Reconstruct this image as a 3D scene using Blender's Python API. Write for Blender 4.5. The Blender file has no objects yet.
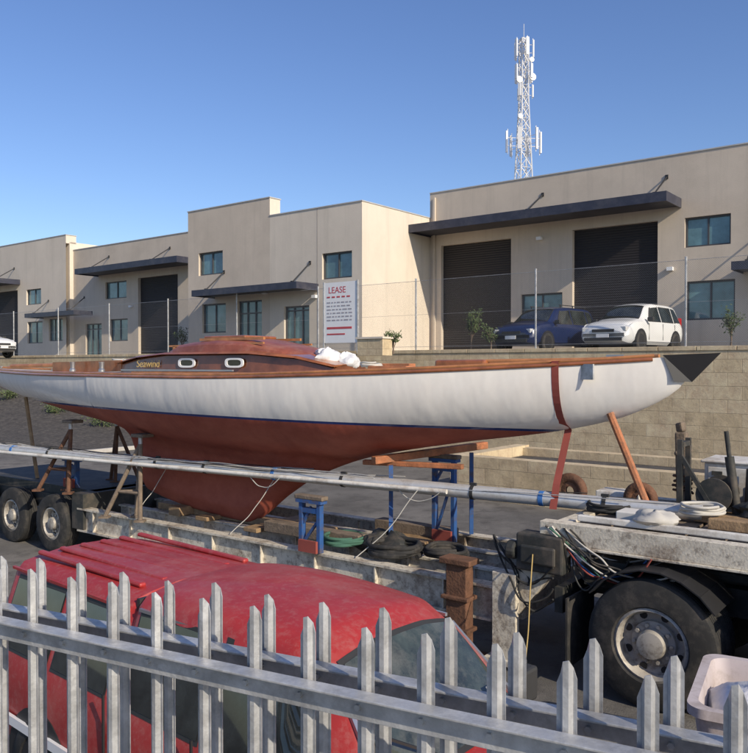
import bpy, math, random
from mathutils import Vector, Matrix
random.seed(7)
scn = bpy.context.scene
COL = scn.collection

# ------------------------------------------------------------------ materials
def mat(name, base, rough=0.6, metal=0.0, var=0.12, scale=3.0, bump=0.0, bscale=40.0, coat=0.0, dirt=None, dscale=1.5, damt=0.5, spec=None, streak=None, fine=None):
    m = bpy.data.materials.new(name); m.use_nodes = True
    nt = m.node_tree; N = nt.nodes; L = nt.links
    b = N['Principled BSDF']
    b.inputs['Roughness'].default_value = rough
    b.inputs['Metallic'].default_value = metal
    if coat: 
        b.inputs['Coat Weight'].default_value = coat
        b.inputs['Coat Roughness'].default_value = 0.06
    if spec is not None: b.inputs['Specular IOR Level'].default_value = spec
    tc = N.new('ShaderNodeTexCoord')
    no = N.new('ShaderNodeTexNoise'); no.inputs['Scale'].default_value = scale; no.inputs['Detail'].default_value = 5; no.inputs['Roughness'].default_value = 0.65
    L.new(tc.outputs['Object'], no.inputs['Vector'])
    cr = N.new('ShaderNodeValToRGB')
    lo = [max(0, c*(1-var)) for c in base]; hi = [min(1, c*(1+var)) for c in base]
    cr.color_ramp.elements[0].position = 0.3; cr.color_ramp.elements[1].position = 0.7
    cr.color_ramp.elements[0].color = (*lo, 1); cr.color_ramp.elements[1].color = (*hi, 1)
    L.new(no.outputs['Fac'], cr.inputs['Fac'])
    out = cr.outputs['Color']
    def layer(out, col, sc, amt, p0, p1, mapping=None):
        n2 = N.new('ShaderNodeTexNoise'); n2.inputs['Scale'].default_value = sc; n2.inputs['Detail'].default_value = 7; n2.inputs['Roughness'].default_value = 0.75
        if mapping:
            mp = N.new('ShaderNodeMapping'); mp.inputs['Scale'].default_value = mapping; L.new(tc.outputs['Object'], mp.inputs['Vector']); L.new(mp.outputs[0], n2.inputs['Vector'])
        else: L.new(tc.outputs['Object'], n2.inputs['Vector'])
        r2 = N.new('ShaderNodeValToRGB'); r2.color_ramp.elements[0].position = p0; r2.color_ramp.elements[1].position = p1
        r2.color_ramp.elements[0].color = (0,0,0,1); r2.color_ramp.elements[1].color = (amt,amt,amt,1)
        L.new(n2.outputs['Fac'], r2.inputs['Fac'])
        mx = N.new('ShaderNodeMixRGB'); mx.inputs['Color2'].default_value = (*col, 1)
        L.new(r2.outputs['Color'], mx.inputs['Fac']); L.new(out, mx.inputs['Color1']); return mx.outputs['Color']
    if dirt: out = layer(out, dirt, dscale, damt, .48, .68)
    if fine: out = layer(out, fine[0], fine[1], fine[2], .50, .62)
    if streak: out = layer(out, streak, 1.0, .55, .50, .75, (2.2,2.2,.12))
    L.new(out, b.inputs['Base Color'])
    if bump:
        n3 = N.new('ShaderNodeTexNoise'); n3.inputs['Scale'].default_value = bscale; n3.inputs['Detail'].default_value = 4
        L.new(tc.outputs['Object'], n3.inputs['Vector'])
        bp = N.new('ShaderNodeBump'); bp.inputs['Strength'].default_value = bump; bp.inputs['Distance'].default_value = 0.02
        L.new(n3.outputs['Fac'], bp.inputs['Height']); L.new(bp.outputs['Normal'], b.inputs['Normal'])
    return m

M = {}
M['render'] = mat('cream_render', (0.57,0.49,0.40), 0.85, var=0.07, scale=0.6, bump=0.15, bscale=25, dirt=(0.42,0.36,0.29), dscale=0.35, damt=0.45, streak=(.40,.35,.29))
M['render2'] = mat('pale_render', (0.65,0.575,0.48), 0.85, var=0.06, scale=0.5, bump=0.15, bscale=25, dirt=(.52,.46,.38), dscale=.4, damt=.35, streak=(.47,.42,.35))
M['joint'] = mat('joint', (0.25,0.22,0.20), 0.9)
M['navy'] = mat('awning_navy', (0.035,0.038,0.06), 0.45, var=0.2, dirt=(.09,.085,.09), dscale=1.5, damt=.5)
M['black'] = mat('black_metal', (0.02,0.02,0.022), 0.5)
M['glassb'] = mat('window_glass', (0.10,0.19,0.21), 0.04, var=0.45, scale=1.1, spec=1.0)
M['frame'] = mat('window_frame', (0.06,0.06,0.065), 0.4)
M['roof'] = mat('roof_metal', (0.45,0.45,0.44), 0.5)
M['galv'] = mat('galvanised', (0.47,0.475,0.48), 0.42, metal=0.4, var=0.28, scale=11, dirt=(0.27,0.265,0.26), dscale=7, damt=0.75, bump=.12, bscale=60)
M['steel'] = mat('tower_steel', (0.62,0.62,0.62), 0.5, metal=0.2)
M['white'] = mat('white_paint', (0.70,0.68,0.63), 0.5, var=0.07, dirt=(0.26,0.19,0.13), dscale=2.6, damt=0.8, streak=(.32,.25,.18))
M['trailerwhite'] = mat('trailer_cream', (0.62,0.57,0.47), 0.6, var=0.1, dirt=(0.16,0.10,0.06), dscale=2.4, damt=0.9, bump=0.2, fine=((.12,.09,.07),14,.6))
M['cleanwhite'] = mat('clean_white', (0.78,0.78,0.78), 0.4, var=0.03)
M['rubber'] = mat('rubber', (0.022,0.022,0.022), 0.85, var=0.3, scale=6, dirt=(0.11,0.095,0.08), dscale=4, damt=0.6)
M['chassis'] = mat('chassis_dark', (0.03,0.032,0.03), 0.65, var=0.4, dirt=(0.13,0.10,0.075), dscale=3, damt=0.6)
M['rim'] = mat('rim_cream', (0.45,0.42,0.37), 0.5, metal=0.2, dirt=(0.10,0.075,0.055), dscale=7, damt=0.9)
M['alloy'] = mat('alloy', (0.5,0.5,0.52), 0.3, metal=0.8)
M['rust'] = mat('rust', (0.13,0.062,0.035), 0.85, var=0.4, scale=8, bump=0.4)
M['wood'] = mat('timber', (0.30,0.20,0.11), 0.75, var=0.3, scale=8, bump=0.3, dirt=(.15,.10,.06), dscale=5, damt=.6)
M['oldwood'] = mat('old_timber', (0.17,0.13,0.095), 0.85, var=0.35, scale=8, bump=0.4)
M['varnish'] = mat('varnished_mahogany', (0.28,0.095,0.035), 0.28, var=0.4, scale=5, coat=0.6)
M['trim'] = mat('varnished_trim', (0.38,0.16,0.06), 0.35, var=0.35, scale=5, coat=0.4)
M['cabinside'] = mat('cabin_mahogany', (0.15,0.05,0.022), 0.28, var=0.45, scale=4, coat=0.6)
M['maroon'] = mat('maroon_roof', (0.26,0.075,0.045), 0.5, var=0.3, scale=2.5, coat=0.1, dirt=(.38,.19,.13), dscale=3, damt=.6)
M['orange'] = mat('orange_timber', (0.38,0.14,0.06), 0.75, var=0.35, scale=6, dirt=(.17,.10,.06), dscale=5, damt=.85, bump=.3)
M['blue'] = mat('blue_steel', (0.025,0.09,0.27), 0.55, var=0.25, dirt=(0.10,0.07,0.05), dscale=9, damt=0.9)
M['strap'] = mat('red_strap', (0.27,0.06,0.045), 0.85)
M['deck'] = mat('deck_paint', (0.55,0.50,0.42), 0.7)
M['mast'] = mat('mast_alu', (0.64,0.64,0.63), 0.4, metal=0.4, var=0.14, scale=4, dirt=(0.36,0.32,0.27), dscale=4, damt=.7)
M['redcar'] = mat('red_car_paint', (0.36,0.026,0.024), 0.55, var=0.18, scale=2, coat=0.10, dirt=(0.42,0.12,0.10), dscale=1.8, damt=0.6, fine=((.40,.17,.15),22,.3))
M['bluecar'] = mat('blue_car_paint', (0.008,0.018,0.07), 0.3, coat=0.6)
M['whitecar'] = mat('white_car_paint', (0.70,0.71,0.71), 0.3, coat=0.6, var=0.05)
M['carglass'] = mat('car_glass', (0.025,0.03,0.03), 0.03, var=0.8, scale=2.5, spec=0.8)
M['screen'] = mat('windscreen_glass', (0.035,0.045,0.04), 0.03, var=0.9, scale=3.5, spec=1.0, dirt=(.15,.15,.13), dscale=2.5, damt=.7)
M['plastic'] = mat('black_plastic', (0.03,0.03,0.03), 0.6)
M['lamp'] = mat('lamp_lens', (0.6,0.6,0.6), 0.1, spec=1.0)
M['tail'] = mat('tail_lens', (0.4,0.01,0.01), 0.15)
M['leaf'] = mat('leaves', (0.07,0.10,0.035), 0.6, var=0.5, scale=6)
M['bark'] = mat('bark', (0.16,0.12,0.09), 0.9)
M['soil_shade'] = mat('soil_and_shade', (0.055,0.05,0.047), 0.95, var=0.4, scale=4, bump=0.6, bscale=12, fine=((.13,.115,.10),6,.7))  # soil tone; on the slope its darkness stands in for shade on asphalt
M['kerb'] = mat('kerb_concrete', (0.42,0.40,0.37), 0.85, var=0.12, bump=0.2)
M['tarp'] = mat('white_cloth', (0.64,0.64,0.65), 0.85, bump=.8, bscale=14)
M['redtext'] = mat('sign_red', (0.5,0.07,0.08), 0.6)
M['textgrey'] = mat('sign_grey', (0.35,0.33,0.36), 0.6)
M['ropeg'] = mat('green_rope', (0.05,0.13,0.09), 0.9)
M['ropew'] = mat('white_rope', (0.48,0.46,0.42), 0.9)
M['ropeo'] = mat('yellow_rope', (0.45,0.32,0.12), 0.9)
M['gold'] = mat('gold_leaf', (0.55,0.38,0.14), 0.5)
M['bluetape'] = mat('blue_tape', (0.04,0.15,0.42), 0.6)

def asphalt(name, a, b_, f_):
    return mat(name, a, 0.9, var=0.3, scale=0.5, bump=0.4, bscale=60, dirt=b_, dscale=0.30, damt=0.9, fine=f_)
M['asphalt'] = asphalt('asphalt', (0.125,0.118,0.108), (0.21,0.195,0.175), ((.065,.06,.056),1.6,.75))
M['upper'] = asphalt('concrete_yard', (0.22,0.21,0.195), (0.28,0.27,0.25), ((.14,.13,.12),2,.5))

def block_mat(name, c1, c2, mortar, w=0.7, h=0.35):
    m = bpy.data.materials.new(name); m.use_nodes = True
    nt = m.node_tree; N = nt.nodes; L = nt.links; b = N['Principled BSDF']; b.inputs['Roughness'].default_value = 0.95
    tc = N.new('ShaderNodeTexCoord'); sep = N.new('ShaderNodeSeparateXYZ'); cmb = N.new('ShaderNodeCombineXYZ')
    ad = N.new('ShaderNodeMath'); ad.operation = 'ADD'
    L.new(tc.outputs['Object'], sep.inputs[0]); L.new(sep.outputs['X'], ad.inputs[0]); L.new(sep.outputs['Y'], ad.inputs[1])
    L.new(ad.outputs[0], cmb.inputs['X']); L.new(sep.outputs['Z'], cmb.inputs['Y'])
    br = N.new('ShaderNodeTexBrick'); br.inputs['Scale'].default_value = 1
    br.inputs['Brick Width'].default_value = w; br.inputs['Row Height'].default_value = h; br.inputs['Mortar Size'].default_value = 0.009
    br.inputs['Mortar Smooth'].default_value = 0.7
    br.inputs['Color1'].default_value = (*c1,1); br.inputs['Color2'].default_value = (*c2,1); br.inputs['Mortar'].default_value = (*mortar,1)
    L.new(cmb.outputs[0], br.inputs['Vector'])
    no = N.new('ShaderNodeTexNoise'); no.inputs['Scale'].default_value = 2.2; no.inputs['Detail'].default_value = 8; no.inputs['Roughness'].default_value = 0.8
    L.new(tc.outputs['Object'], no.inputs['Vector'])
    mx = N.new('ShaderNodeMixRGB'); mx.blend_type = 'OVERLAY'; mx.inputs['Fac'].default_value = 0.8
    L.new(br.outputs['Color'], mx.inputs['Color1']); L.new(no.outputs['Fac'], mx.inputs['Color2']); L.new(mx.outputs['Color'], b.inputs['Base Color'])
    bp = N.new('ShaderNodeBump'); bp.inputs['Strength'].default_value = 0.7; bp.inputs['Distance'].default_value = 0.04
    L.new(mx.outputs['Color'], bp.inputs['Height']); L.new(bp.outputs['Normal'], b.inputs['Normal'])
    return m
M['lime'] = block_mat('limestone_blocks', (0.50,0.395,0.25), (0.59,0.48,0.32), (0.36,0.29,0.195))

def roller_mat(name, base, pitch=0.09):
    m = bpy.data.materials.new(name); m.use_nodes = True
    nt = m.node_tree; N = nt.nodes; L = nt.links; b = N['Principled BSDF']; b.inputs['Roughness'].default_value = 0.6
    tc = N.new('ShaderNodeTexCoord'); sep = N.new('ShaderNodeSeparateXYZ'); L.new(tc.outputs['Object'], sep.inputs[0])
    mu = N.new('ShaderNodeMath'); mu.operation = 'MULTIPLY'; mu.inputs[1].default_value = 6.283/pitch; L.new(sep.outputs['Z'], mu.inputs[0])
    si = N.new('ShaderNodeMath'); si.operation = 'SINE'; L.new(mu.outputs[0], si.inputs[0])
    bp = N.new('ShaderNodeBump'); bp.inputs['Strength'].default_value = 0.35; bp.inputs['Distance'].default_value = 0.02
    L.new(si.outputs[0], bp.inputs['Height']); L.new(bp.outputs['Normal'], b.inputs['Normal'])
    b.inputs['Base Color'].default_value = (*base, 1)
    return m
M['roller'] = roller_mat('roller_door', (0.018,0.015,0.016))

def mesh_mat(name):
    m = bpy.data.materials.new(name); m.use_nodes = True
    nt = m.node_tree; N = nt.nodes; L = nt.links; b = N['Principled BSDF']
    b.inputs['Base Color'].default_value = (0.20,0.20,0.20,1); b.inputs['Roughness'].default_value = 0.7
    tc = N.new('ShaderNodeTexCoord'); sep = N.new('ShaderNodeSeparateXYZ'); L.new(tc.outputs['Object'], sep.inputs[0])
    outs = []
    for op in ('ADD','SUBTRACT'):
        a = N.new('ShaderNodeMath'); a.operation = op; L.new(sep.outputs['X'], a.inputs[0]); L.new(sep.outputs['Z'], a.inputs[1])
        mo = N.new('ShaderNodeMath'); mo.operation = 'PINGPONG'; mo.inputs[1].default_value = 0.03; L.new(a.outputs[0], mo.inputs[0])
        lt = N.new('ShaderNodeMath'); lt.operation = 'LESS_THAN'; lt.inputs[1].default_value = 0.0016; L.new(mo.outputs[0], lt.inputs[0])
        outs.append(lt.outputs[0])
    mxm = N.new('ShaderNodeMath'); mxm.operation = 'MAXIMUM'; L.new(outs[0], mxm.inputs[0]); L.new(outs[1], mxm.inputs[1])
    L.new(mxm.outputs[0], b.inputs['Alpha'])
    return m
M['chain'] = mesh_mat('chain_link')

def hull_mat():
    m = bpy.data.materials.new('hull_paint'); m.use_nodes = True
    nt = m.node_tree; N = nt.nodes; L = nt.links; b = N['Principled BSDF']
    tc = N.new('ShaderNodeTexCoord'); sep = N.new('ShaderNodeSeparateXYZ'); L.new(tc.outputs['Object'], sep.inputs[0])
    mu = N.new('ShaderNodeMath'); mu.operation = 'MULTIPLY_ADD'; mu.inputs[1].default_value = 0.0135; mu.inputs[2].default_value = -2.42
    L.new(sep.outputs['X'], mu.inputs[0])
    h = N.new('ShaderNodeMath'); h.operation = 'ADD'; L.new(mu.outputs[0], h.inputs[0]); L.new(sep.outputs['Z'], h.inputs[1])
    gt = N.new('ShaderNodeMath'); gt.operation = 'GREATER_THAN'; gt.inputs[1].default_value = 0.0; L.new(h.outputs[0], gt.inputs[0])
    gt2 = N.new('ShaderNodeMath'); gt2.operation = 'GREATER_THAN'; gt2.inputs[1].default_value = 0.03; L.new(h.outputs[0], gt2.inputs[0])
    no = N.new('ShaderNodeTexNoise'); no.inputs['Scale'].default_value = 1.6; no.inputs['Detail'].default_value = 8; no.inputs['Roughness'].default_value = 0.75
    L.new(tc.outputs['Object'], no.inputs['Vector'])
    red = N.new('ShaderNodeValToRGB'); red.color_ramp.elements[0].position = 0.35; red.color_ramp.elements[1].position = 0.68
    red.color_ramp.elements[0].color = (0.26,0.050,0.030,1); red.color_ramp.elements[1].color = (0.40,0.105,0.065,1)
    L.new(no.outputs['Fac'], red.inputs['Fac'])
    wh = N.new('ShaderNodeValToRGB'); wh.color_ramp.elements[0].position = 0.3; wh.color_ramp.elements[1].position = 0.7
    wh.color_ramp.elements[0].color = (0.72,0.685,0.64,1); wh.color_ramp.elements[1].color = (0.80,0.78,0.74,1)
    L.new(no.outputs['Fac'], wh.inputs['Fac'])
    m1 = N.new('ShaderNodeMixRGB'); L.new(gt.outputs[0], m1.inputs['Fac']); L.new(red.outputs['Color'], m1.inputs['Color1']); m1.inputs['Color2'].default_value = (0.02,0.04,0.16,1)
    m2 = N.new('ShaderNodeMixRGB'); L.new(gt2.outputs[0], m2.inputs['Fac']); L.new(m1.outputs['Color'], m2.inputs['Color1']); L.new(wh.outputs['Color'], m2.inputs['Color2'])
    L.new(m2.outputs['Color'], b.inputs['Base Color'])
    ro = N.new('ShaderNodeMapRange'); ro.inputs['To Min'].default_value = 0.65; ro.inputs['To Max'].default_value = 0.13; L.new(gt.outputs[0], ro.inputs['Value'])
    L.new(ro.outputs[0], b.inputs['Roughness'])
    n4 = N.new('ShaderNodeTexNoise'); n4.inputs['Scale'].default_value = 1.3; n4.inputs['Detail'].default_value = 3
    mp = N.new('ShaderNodeMapping'); mp.inputs['Scale'].default_value = (1.5,1,.6); L.new(tc.outputs['Object'], mp.inputs['Vector']); L.new(mp.outputs[0], n4.inputs['Vector'])
    bp = N.new('ShaderNodeBump'); bp.inputs['Strength'].default_value = 0.5; bp.inputs['Distance'].default_value = 0.05
    L.new(n4.outputs['Fac'], bp.inputs['Height']); L.new(bp.outputs['Normal'], b.inputs['Normal'])
    return m
M['hull'] = hull_mat()

# ------------------------------------------------------------------ mesh helpers
def empty(name, loc=(0,0,0), rz=0.0):
    e = bpy.data.objects.new(name, None); COL.objects.link(e); e.location = loc; e.rotation_euler = (0,0,rz); e.empty_display_size = 0.3
    return e

def mobj(name, verts, faces, material, parent=None, smooth=False, angle=None):
    me = bpy.data.meshes.new(name); me.from_pydata([tuple(v) for v in verts], [], faces); me.update()
    o = bpy.data.objects.new(name, me); COL.objects.link(o)
    if material: me.materials.append(material)
    if parent: o.parent = parent
    if smooth:
        for p in me.polygons: p.use_smooth = True
        if angle:
            me.set_sharp_from_angle(angle=math.radians(angle))
    return o

class Acc:
    def __init__(s): s.v=[]; s.f=[]
    def box(s, c, d, rz=0.0, R=None):
        hx,hy,hz = d[0]/2,d[1]/2,d[2]/2; n=len(s.v)
        mtx = R if R is not None else Matrix.Rotation(rz,3,'Z')
        for x,y,z in ((-1,-1,-1),(1,-1,-1),(1,1,-1),(-1,1,-1),(-1,-1,1),(1,-1,1),(1,1,1),(-1,1,1)):
            s.v.append(mtx@Vector((x*hx,y*hy,z*hz))+Vector(c))
        for f in ((0,3,2,1),(4,5,6,7),(0,1,5,4),(1,2,6,5),(2,3,7,6),(3,0,4,7)): s.f.append(tuple(n+i for i in f))
        return s
    def mm(s, x0,x1,y0,y1,z0,z1): return s.box(((x0+x1)/2,(y0+y1)/2,(z0+z1)/2),(x1-x0,y1-y0,z1-z0))
    def beam(s, p1, p2, w, h):
        p1=Vector(p1);p2=Vector(p2);d=p2-p1
        x=d.normalized(); up=Vector((0,0,1))
        if abs(x.z)>0.99: up=Vector((1,0,0))
        y=up.cross(x).normalized(); z=x.cross(y)
        R=Matrix((x,y,z)).transposed()
        return s.box((p1+p2)/2,(d.length,w,h),R=R)
    def cyl(s, p1, p2, r, r2=None, n=10, cap=True):
        p1=Vector(p1);p2=Vector(p2);d=(p2-p1).normalized()
        a=Vector((0,0,1)) if abs(d.z)<0.95 else Vector((1,0,0))
        u=d.cross(a).normalized(); w=d.cross(u); b=len(s.v)
        if r2 is None: r2=r
        for k,(p,rr) in enumerate(((p1,r),(p2,r2))):
            for i in range(n):
                t=2*math.pi*i/n; s.v.append(p+u*math.cos(t)*rr+w*math.sin(t)*rr)
        for i in range(n):
            j=(i+1)%n; s.f.append((b+i,b+n+i,b+n+j,b+j))
        if cap: s.f.append(tuple(b+i for i in range(n))); s.f.append(tuple(b+2*n-1-i for i in range(n)))
        return s
    def lathe(s, c, prof, n=40, axis='Y'):
        c=Vector(c); b=len(s.v)
        for (r,h) in prof:
            for i in range(n):
                t=2*math.pi*i/n
                if axis=='Y': s.v.append(c+Vector((r*math.cos(t),h,r*math.sin(t))))
                elif axis=='X': s.v.append(c+Vector((h,r*math.cos(t),r*math.sin(t))))
                else: s.v.append(c+Vector((r*math.cos(t),r*math.sin(t),h)))
        for k in range(len(prof)-1):
            for i in range(n):
                j=(i+1)%n; s.f.append((b+k*n+i,b+k*n+j,b+(k+1)*n+j,b+(k+1)*n+i))
        return s
    def done(s, name, material, parent=None, smooth=False, angle=35, bevel=0):
        o=mobj(name,s.v,s.f,material,parent,smooth,angle if smooth else None)
        if bevel:
            m=o.modifiers.new('bevel','BEVEL'); m.width=bevel; m.segments=2; m.limit_method='ANGLE'
        return o

def tube(name, pts, r, material, parent=None, cyclic=False, res=3):
    cu=bpy.data.curves.new(name,'CURVE'); cu.dimensions='3D'; cu.bevel_depth=r; cu.bevel_resolution=res; cu.resolution_u=5
    sp=cu.splines.new('NURBS' if len(pts)>3 else 'POLY'); sp.points.add(len(pts)-1)
    for i,p in enumerate(pts): sp.points[i].co=(*p,1)
    if len(pts)>3: sp.order_u=4; sp.use_endpoint_u=not cyclic
    sp.use_cyclic_u=cyclic
    cu.use_fill_caps=True
    o=bpy.data.objects.new(name,cu); COL.objects.link(o); cu.materials.append(material)
    if parent: o.parent=parent
    return o

def coil(name, c, R, turns, r, material, parent=None, rise=0.02, flat=1.0):
    pts=[]; n=int(turns*12)
    for i in range(n):
        t=2*math.pi*i/12; rr=R*(1+random.uniform(-.12,.12))
        pts.append((c[0]+math.cos(t)*rr, c[1]+math.sin(t)*rr*flat, c[2]+rise*i/12+random.uniform(0,.02)))
    return tube(name,pts,r,material,parent,res=1)

def pchip(xs, ys):
    n=len(xs); d=[(ys[i+1]-ys[i])/(xs[i+1]-xs[i]) for i in range(n-1)]
    m=[d[0]]+[0 if d[i-1]*d[i]<=0 else 2*d[i-1]*d[i]/(d[i-1]+d[i]) for i in range(1,n-1)]+[d[-1]]
    def f(x):
        if x<=xs[0]: return ys[0]
        if x>=xs[-1]: return ys[-1]
        i=0
        while x>xs[i+1]: i+=1
        h=xs[i+1]-xs[i]; t=(x-xs[i])/h
        return (2*t**3-3*t*t+1)*ys[i]+(t**3-2*t*t+t)*h*m[i]+(-2*t**3+3*t*t)*ys[i+1]+(t**3-t*t)*h*m[i+1]
    return f
def lin(xs, ys):
    def f(x):
        if x<=xs[0]: return ys[0]
        if x>=xs[-1]: return ys[-1]
        i=0
        while x>xs[i+1]: i+=1
        return ys[i]+(ys[i+1]-ys[i])*(x-xs[i])/(xs[i+1]-xs[i])
    return f

def wheel(name, c, r, w, parent, out=-1, rimmat=None, truck=False):
    rimmat = rimmat or M['alloy']
    a=Acc(); rr=r*(0.56 if truck else 0.64); h=w/2
    prof=[(rr,-h*.8),(rr+.02,-h),(r*.9,-h),(r*.975,-h*.85),(r,-h*.6)]
    for k in range(5):
        y=-h*.6+k*(h*1.2/4)
        prof+=[(r,y),(r,y+h*.2)] if k==4 else [(r,y),(r,y+h*.2),(r-.012,y+h*.21),(r-.012,y+h*.29)]
    prof=[(p[0],min(p[1],h*.62)) for p in prof]
    prof+=[(r*.975,h*.85),(r*.9,h),(rr+.02,h),(rr,h*.8)]
    a.lathe(c,prof,40); a.done(name+'_tyre',M['rubber'],parent,True,30)
    b=Acc(); o=out
    if truck:
        p=[(rr+.005,o*h*.82),(rr-.02,o*h*.9),(rr-.035,o*h*.7),(rr-.05,o*h*.1),(rr*.62,o*h*.0),(rr*.6,o*h*.25),(rr*.42,o*h*.3),(rr*.36,o*h*.95),(rr*.15,o*h*1.05),(0.001,o*h*1.05)]
    else:
        p=[(rr+.005,o*h*.82),(rr-.015,o*h*.85),(rr-.03,o*h*.5),(rr*.6,o*h*.55),(rr*.3,o*h*.7),(0.001,o*h*.7)]
    b.lathe(c,p,36)
    if truck:
        for i in range(10):
            t=2*math.pi*i/10; x=c[0]+math.cos(t)*rr*.51; z=c[2]+math.sin(t)*rr*.51
            b.cyl((x,c[1]+o*h*.2,z),(x,c[1]+o*h*.5,z),.018,n=6)
    b.done(name+'_rim',rimmat,parent,True,30)
    d=Acc()
    if truck:
        for i in range(8):
            t=2*math.pi*(i+.5)/8; x=c[0]+math.cos(t)*rr*.77; z=c[2]+math.sin(t)*rr*.77
            d.cyl((x,c[1]+o*h*.0,z),(x,c[1]+o*(h*.09),z),.035,n=10)
    else:
        for i in range(6):
            t=2*math.pi*(i+.5)/6; x=c[0]+math.cos(t)*rr*.68; z=c[2]+math.sin(t)*rr*.68
            d.cyl((x,c[1]+o*h*.4,z),(x,c[1]+o*(h*.6),z),rr*.16,n=10)
    d.done(name+'_holes',M['black'],parent)

# ------------------------------------------------------------------ world, sun, camera
SUN=Vector((0.61,-0.79,0)).normalized(); EL=math.radians(29)
w=bpy.data.worlds.new('World'); scn.world=w; w.use_nodes=True
nt=w.node_tree; sky=nt.nodes.new('ShaderNodeTexSky'); sky.sky_type='NISHITA'; sky.sun_disc=False
sky.sun_elevation=EL; sky.sun_rotation=math.atan2(SUN.x,SUN.y); sky.air_density=1.0; sky.dust_density=0.7; sky.ozone_density=3.5
hs=nt.nodes.new('ShaderNodeHueSaturation'); hs.inputs['Saturation'].default_value=1.10; hs.inputs['Hue'].default_value=.512
nt.links.new(sky.outputs[0],hs.inputs['Color']); nt.links.new(hs.outputs[0],nt.nodes['Background'].inputs['Color']); nt.nodes['Background'].inputs['Strength'].default_value=0.15
sl=bpy.data.lights.new('sun','SUN'); sl.energy=4.7; sl.angle=math.radians(0.5); sl.color=(1,0.88,0.70)
so=bpy.data.objects.new('sun',sl); COL.objects.link(so)
v=Vector((SUN.x*math.cos(EL),SUN.y*math.cos(EL),math.sin(EL))); so.rotation_euler=v.to_track_quat('Z','Y').to_euler()
cam=bpy.data.cameras.new('camera'); co=bpy.data.objects.new('camera',cam); COL.objects.link(co); scn.camera=co
co.location=(0,0,3.0); co.rotation_euler=(math.radians(90-0.82),0,0)
cam.sensor_fit='HORIZONTAL'; cam.sensor_width=36; cam.lens=38.5; cam.clip_start=0.05; cam.clip_end=3000
scn.view_settings.view_transform='Standard'; scn.view_settings.look='None'; scn.view_settings.exposure=0

# ------------------------------------------------------------------ ground
mobj('ground',[(-900,-900,0),(900,-900,0),(900,900,0),(-900,900,0)],[(0,1,2,3)],M['asphalt'])
FA=math.atan2(-0.616,0.788)
def B(x,y,z=0):
    return Vector((9.73+0.788*x+0.616*y, 27.5-0.616*x+0.788*y, z))
OB=(9.73,27.5,0)
yard=empty('upper_terrace',OB,FA)
Acc().mm(-250,250,-5.55,300,0.02,3.4).done('terrace_slab',M['upper'],yard)
rw=empty('retaining_wall',OB,FA)
Acc().mm(-90,60,-5.87,-5.55,0,3.38).done('limestone_wall',M['lime'],rw)
a=Acc(); x=-90
while x<60: a.mm(x,x+.985,-5.90,-5.53,3.382,3.50); x+=1
a.done('capping',M['lime'],rw,bevel=.01)
lw=empty('low_block_wall',OB,FA)
Acc().mm(-.6,6.2,-12.2,-11.85,0,.95).mm(-.6,-.25,-11.85,-9.0,0,.95).mm(-.25,6.2,-9.35,-9.0,0,.9).done('blocks',M['lime'],lw)
Acc().mm(-.25,6.2,-11.85,-9.35,.0,.7).done('fill_soil',M['soil_shade'],lw)
gb=empty('shade_toned_slope',OB,FA)  # dark colour stands in for the shaded asphalt slope below the wall
V=[];F=[];NX,NY=60,10
for i in range(NX+1):
    for j in range(NY+1):
        xx=-75+i*(59/NX); t=j/NY; e_=min(1,max(0,(-16-xx)/14)); z=(2.25*e_*(t**.9))+random.uniform(-.05,.05)*(0<j<NY)
        V.append((xx,-13.5+7.6*t,max(0.01,z)))
for i in range(NX):
    for j in range(NY): a0=i*(NY+1)+j; F.append((a0,a0+NY+1,a0+NY+2,a0+1))
mobj('slope',V,F,M['soil_shade'],gb,True)
kb=empty('kerb',OB,FA)
Acc().mm(-60,-15,-13.75,-13.55,0,.14).mm(-15.0,-14.8,-13.75,-5.95,0,.14).done('kerb_stone',M['kerb'],kb,bevel=.02)

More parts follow.
